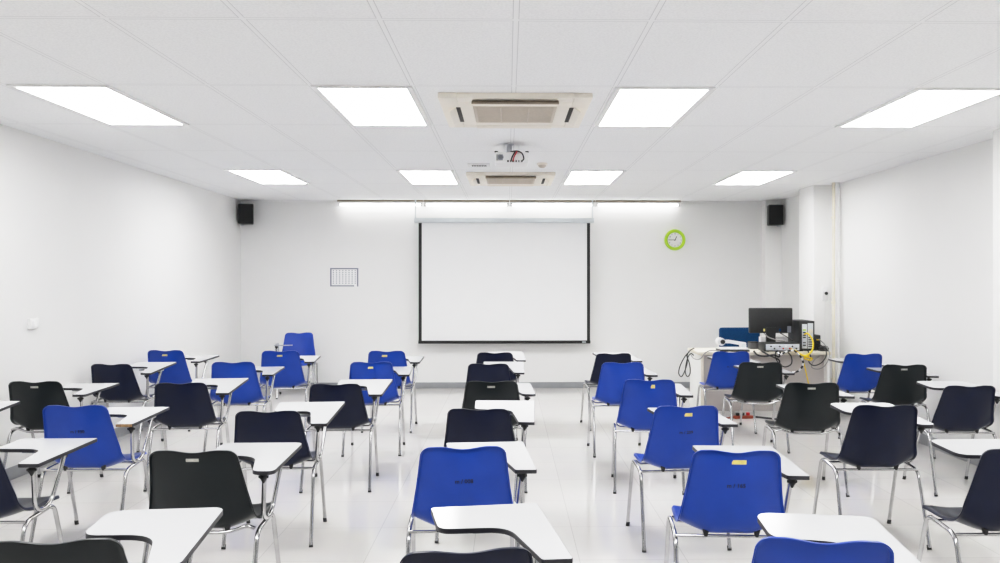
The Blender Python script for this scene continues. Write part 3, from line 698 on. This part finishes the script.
for k, (z, mm) in enumerate(((.255, 'white'), (.235, 'lime'), (.205, 'fabric'), (.175, 'bplast'), (.15, 'bplast'), (.09, 'midgrey'), (.06, 'bplast'))):
    link('port', to_mesh(bx(-.052, -.0985, z, -.018, -.0925, z+.014, bev=.001), 'tower_port', M[mm], 40), tw)
for x in (-.06, .06):
    for y in (-.06, .26): link('rubber_foot', to_mesh(bx(x-.015, y-.015, 0, x+.015, y+.015, .009), 'tower_foot', M['rubber']), tw)
ub = empty('power_supply_box', (3.585, 9.30, DZ)); tag(ub, 'upright black box with a yellow label at the right of the computer tower', 'power box')
link('case', to_mesh(bx(-.05, -.06, 0, .05, .2, .175, bev=.008), 'power_case', M['bplast'], 40), ub)
link('label_strip', to_mesh(bx(.0, -.0625, .115, .045, -.0595, .128), 'power_label', M['cabley']), ub)
ph = empty('black_adapter', (3.625, 9.12, DZ)); tag(ph, 'small flat black adapter at the right end of the desk', 'adapter')
link('body', to_mesh(bx(-.06, -.04, 0, .045, .04, .045, bev=.01, seg=3), 'adapter_body', M['bplast'], 40), ph)
link('top_cap', to_mesh(bx(-.04, -.025, .043, .035, .025, .062, bev=.006), 'adapter_top', M['midgrey'], 40), ph)
wb = empty('white_carton', (3.22, 9.545, DZ)); tag(wb, 'white box behind the monitor stand on the desk', 'box')
link('carton', to_mesh(bx(-.20, -.030, 0, .13, .045, .135, bev=.004), 'carton', M['paper'], 40), wb)
link('flap', to_mesh(bx(-.198, -.028, .135, .128, .01, .1375), 'carton_flap', M['white'], 40), wb)
# office chair behind the desk
oc = empty('office_chair', (3.02, 10.35, 0), .05); tag(oc, 'dark blue fabric office chair behind the desk, only its back in view', 'chair')
bm = bmesh.new(); vs = box(bm, -.27, -.035, .56, .27, .03, .945, bev=.03, seg=4)
for v in vs: v.co.y += -.05*(v.co.x/.27)**2*0+.04*(v.co.x/.27)**2; v.co.z += .012*(1-(v.co.x/.27)**2)
link('backrest', to_mesh(bm, 'office_back', M['fabric'], 50), oc)
link('seat', to_mesh(bx(-.25, .06, .42, .25, .50, .50, bev=.03, seg=4), 'office_seat', M['fabric'], 50), oc)
bm = bmesh.new(); sweep(bm, fillet([(0, .02, .66), (0, .07, .60), (0, .09, .41), (0, .26, .41)], .05), .018, 10); link('back_bracket', to_mesh(bm, 'office_bracket', M['bplast'], 50), oc)
bm = bmesh.new(); cyl(bm, (0, .27, .10), (0, .27, .42), .026, seg=18); link('gas_column', to_mesh(bm, 'office_column', M['bplast'], 50), oc)
bm = bmesh.new()
for k in range(5):
    a = 2*PI*k/5+.3; sweep(bm, [(0, .27, .11), (.27*math.cos(a), .27+.27*math.sin(a), .075)], .022, 8)
link('star_base', to_mesh(bm, 'office_base', M['bplast'], 50), oc)
for k in range(5):
    a = 2*PI*k/5+.3; c = Vector((.27*math.cos(a), .27+.27*math.sin(a), .028)); t_ = Vector((-math.sin(a), math.cos(a), 0))*.02
    bm = bmesh.new(); cyl(bm, c-t_, c+t_, .028, seg=16); cyl(bm, c, c+Vector((0, 0, .05)), .008, seg=8); link('castor', to_mesh(bm, 'office_castor', M['rubber'], 50), oc)

# cables ------------------------------------------------------------------
cable('yellow_network_cable', [(3.40, 9.115, .945), (3.415, 9.06, .955), (3.445, 9.0, .89), (3.44, 8.97, .80), (3.395, 8.96, .735), (3.33, 8.965, .715), (3.25, 9.0, .765)], .0095, M['cabley'], 'thick yellow cable looping from the computer tower down over the desk edge')
cable('yellow_floor_cable', [(3.24, 9.01, .775), (3.28, 8.99, .73), (3.33, 8.98, .66), (3.37, 8.98, .5), (3.41, 8.98, .3), (3.43, 9.0, .12), (3.41, 9.02, .012), (3.3, 9.05, .010)], .0065, M['cabley'], 'thin yellow cable hanging straight down the desk front to the floor')
cable('yellow_tangled_cable', [(3.20, 9.0, .79), (3.27, 8.975, .74), (3.36, 8.965, .70), (3.43, 8.97, .68), (3.41, 8.975, .66), (3.34, 8.97, .685), (3.40, 8.975, .71)], .008, M['cabley'], 'short yellow cable tangle at the front edge of the desk')
cable('striped_cable', [(3.05, 9.02, .765), (3.07, 8.985, .72), (3.13, 8.975, .755), (3.22, 8.97, .77), (3.30, 8.97, .70), (3.33, 8.975, .62), (3.28, 8.98, .54), (3.18, 8.985, .52), (3.10, 8.985, .53)], .011, None, 'thick black and white striped cable loop below the amplifier', band=3, mats=[M['cableb'], M['white']])
def loops(y, pts): return [(x, y+dy, z) for x, dy, z in pts]
cable('black_cable', [(2.78, 9.015, .765), (2.82, 9.0, .72), (2.90, 8.99, .705), (3.0, 8.985, .72), (3.06, 8.985, .70), (3.08, 9.0, .755)], .010, M['cableb'], 'black cable lying along the desk edge left of the amplifier')
cable('black_cable', [(3.04, 9.02, .765), (3.02, 8.99, .70), (3.06, 8.985, .62), (3.13, 8.98, .585), (3.20, 8.985, .62), (3.20, 8.985, .70), (3.16, 9.02, .76)], .007, M['cableb'], 'black cable loop hanging under the middle of the amplifier')
cable('black_cable', [(2.86, 9.015, .77), (2.94, 8.985, .72), (3.06, 8.98, .66), (3.05, 8.98, .57), (3.15, 8.975, .50), (3.25, 8.98, .525), (3.30, 8.985, .56)], .009, M['cableb'], 'long black cable sagging lowest below the desk edge')
cable('grey_cable', [(3.58, 9.235, .84), (3.60, 9.08, .80), (3.60, 8.985, .73), (3.55, 8.98, .64), (3.46, 8.98, .60), (3.40, 8.985, .64), (3.42, 8.985, .70), (3.40, 9.02, .765)], .006, M['cableb'], 'dark cable loop hanging below the power box')
cable('grey_cable', [(3.61, 9.235, .88), (3.64, 9.10, .81), (3.635, 8.985, .72), (3.58, 8.98, .60), (3.50, 8.98, .56), (3.43, 8.985, .585), (3.46, 8.985, .66), (3.52, 8.985, .70)], .0055, M['cableg'], 'grey cable loop hanging at the right end of the desk')
cable('monitor_cable', [(3.00, 9.355, .955), (3.04, 9.30, .90), (3.12, 9.25, .87), (3.20, 9.20, .86)], .007, M['cableg'], 'grey cable running from the monitor stand to the amplifier')
cable('monitor_cable', [(3.16, 9.36, .965), (3.18, 9.32, .95), (3.25, 9.26, .90), (3.30, 9.20, .86)], .006, M['cableb'], 'black cable running from the monitor to the amplifier')
cable('coiled_cable', [(2.17, 9.30, .77), (2.10, 9.22, .745), (2.06, 9.16, .70), (2.05, 9.12, .62), (2.02, 9.12, .52), (1.985, 9.13, .46), (1.955, 9.13, .50), (1.97, 9.13, .58), (2.02, 9.13, .68), (2.08, 9.14, .745),
      (2.05, 9.14, .70), (2.08, 9.13, .60), (2.085, 9.13, .50), (2.055, 9.13, .46), (2.03, 9.13, .52), (2.055, 9.14, .66), (2.10, 9.16, .72), (2.13, 9.14, .70)], .006, M['cableb'], 'black coiled cable hanging at the left end of the desk')
cable('white_lead', [(2.09, 9.13, .715), (2.12, 9.08, .67), (2.17, 9.0, .675), (2.22, 9.0, .735), (2.29, 9.02, .768), (2.42, 9.1, .758)], .006, M['cableg'], 'grey lead running from the coiled cable onto the desk to the document camera')
# power strip and cords on the floor under the desk
ps = empty('floor_power_strip', (2.66, 9.0, 0), .15); tag(ps, 'red orange power strip with plugs on the floor under the desk', 'power strip')
link('body', to_mesh(bx(-.11, -.025, 0, .11, .025, .035, bev=.008), 'strip_body', M['red'], 40), ps)
for x in (-.07, -.01, .055): link('plug', to_mesh(bx(x-.018, -.018, .034, x+.018, .018, .068, bev=.006), 'strip_plug', M['rubber'] if x < 0 else M['redc'], 40), ps)
cable('floor_cord', [(2.765, 9.015, .02), (2.92, 8.96, .012), (3.05, 8.84, .012), (3.2, 8.76, .012), (3.36, 8.78, .012), (3.5, 8.9, .012)], .011, M['cableb'], 'black cord snaking across the floor in front of the desk')
cable('orange_cord', [(2.555, 8.985, .02), (2.4, 8.93, .012), (2.32, 8.96, .012), (2.26, 9.02, .012)], .009, M['red'], 'orange cord on the floor below the left of the desk')

# ------------------------------------------------------------------ light of the world and view
w = bpy.data.worlds.new('world'); SC.world = w; w.use_nodes = True
w.node_tree.nodes['Background'].inputs[0].default_value = (.95, .97, 1, 1); w.node_tree.nodes['Background'].inputs[1].default_value = .08
SC.view_settings.view_transform = 'Standard'; SC.view_settings.look = 'None'; SC.view_settings.exposure = 0; SC.view_settings.gamma = 1
SC.cycles.max_bounces = 12; SC.cycles.diffuse_bounces = 8; SC.cycles.glossy_bounces = 5
SC.cycles.sample_clamp_indirect = 2
SC.cycles.use_denoising = True
# camera response: exposure brought up along a curve whose highlights roll off softly
cm = SC.view_settings.curve_mapping; SC.view_settings.use_curve_mapping = True
cm.use_clip = True; cm.extend = 'HORIZONTAL'
cv = cm.curves[3]
cv.points[0].location = (0, 0); cv.points[1].location = (1, 1)
KX = 4.0
for p in ((.15, .15), (.35, .37), (.55, .585), (.8, .77), (1.1, .88), (1.6, .955), (2.6, 1.0)): cv.points.new(p[0]/KX, p[1])
cm.update()
print('CURVE', [tuple(round(c, 3) for c in p.location) for p in cv.points])
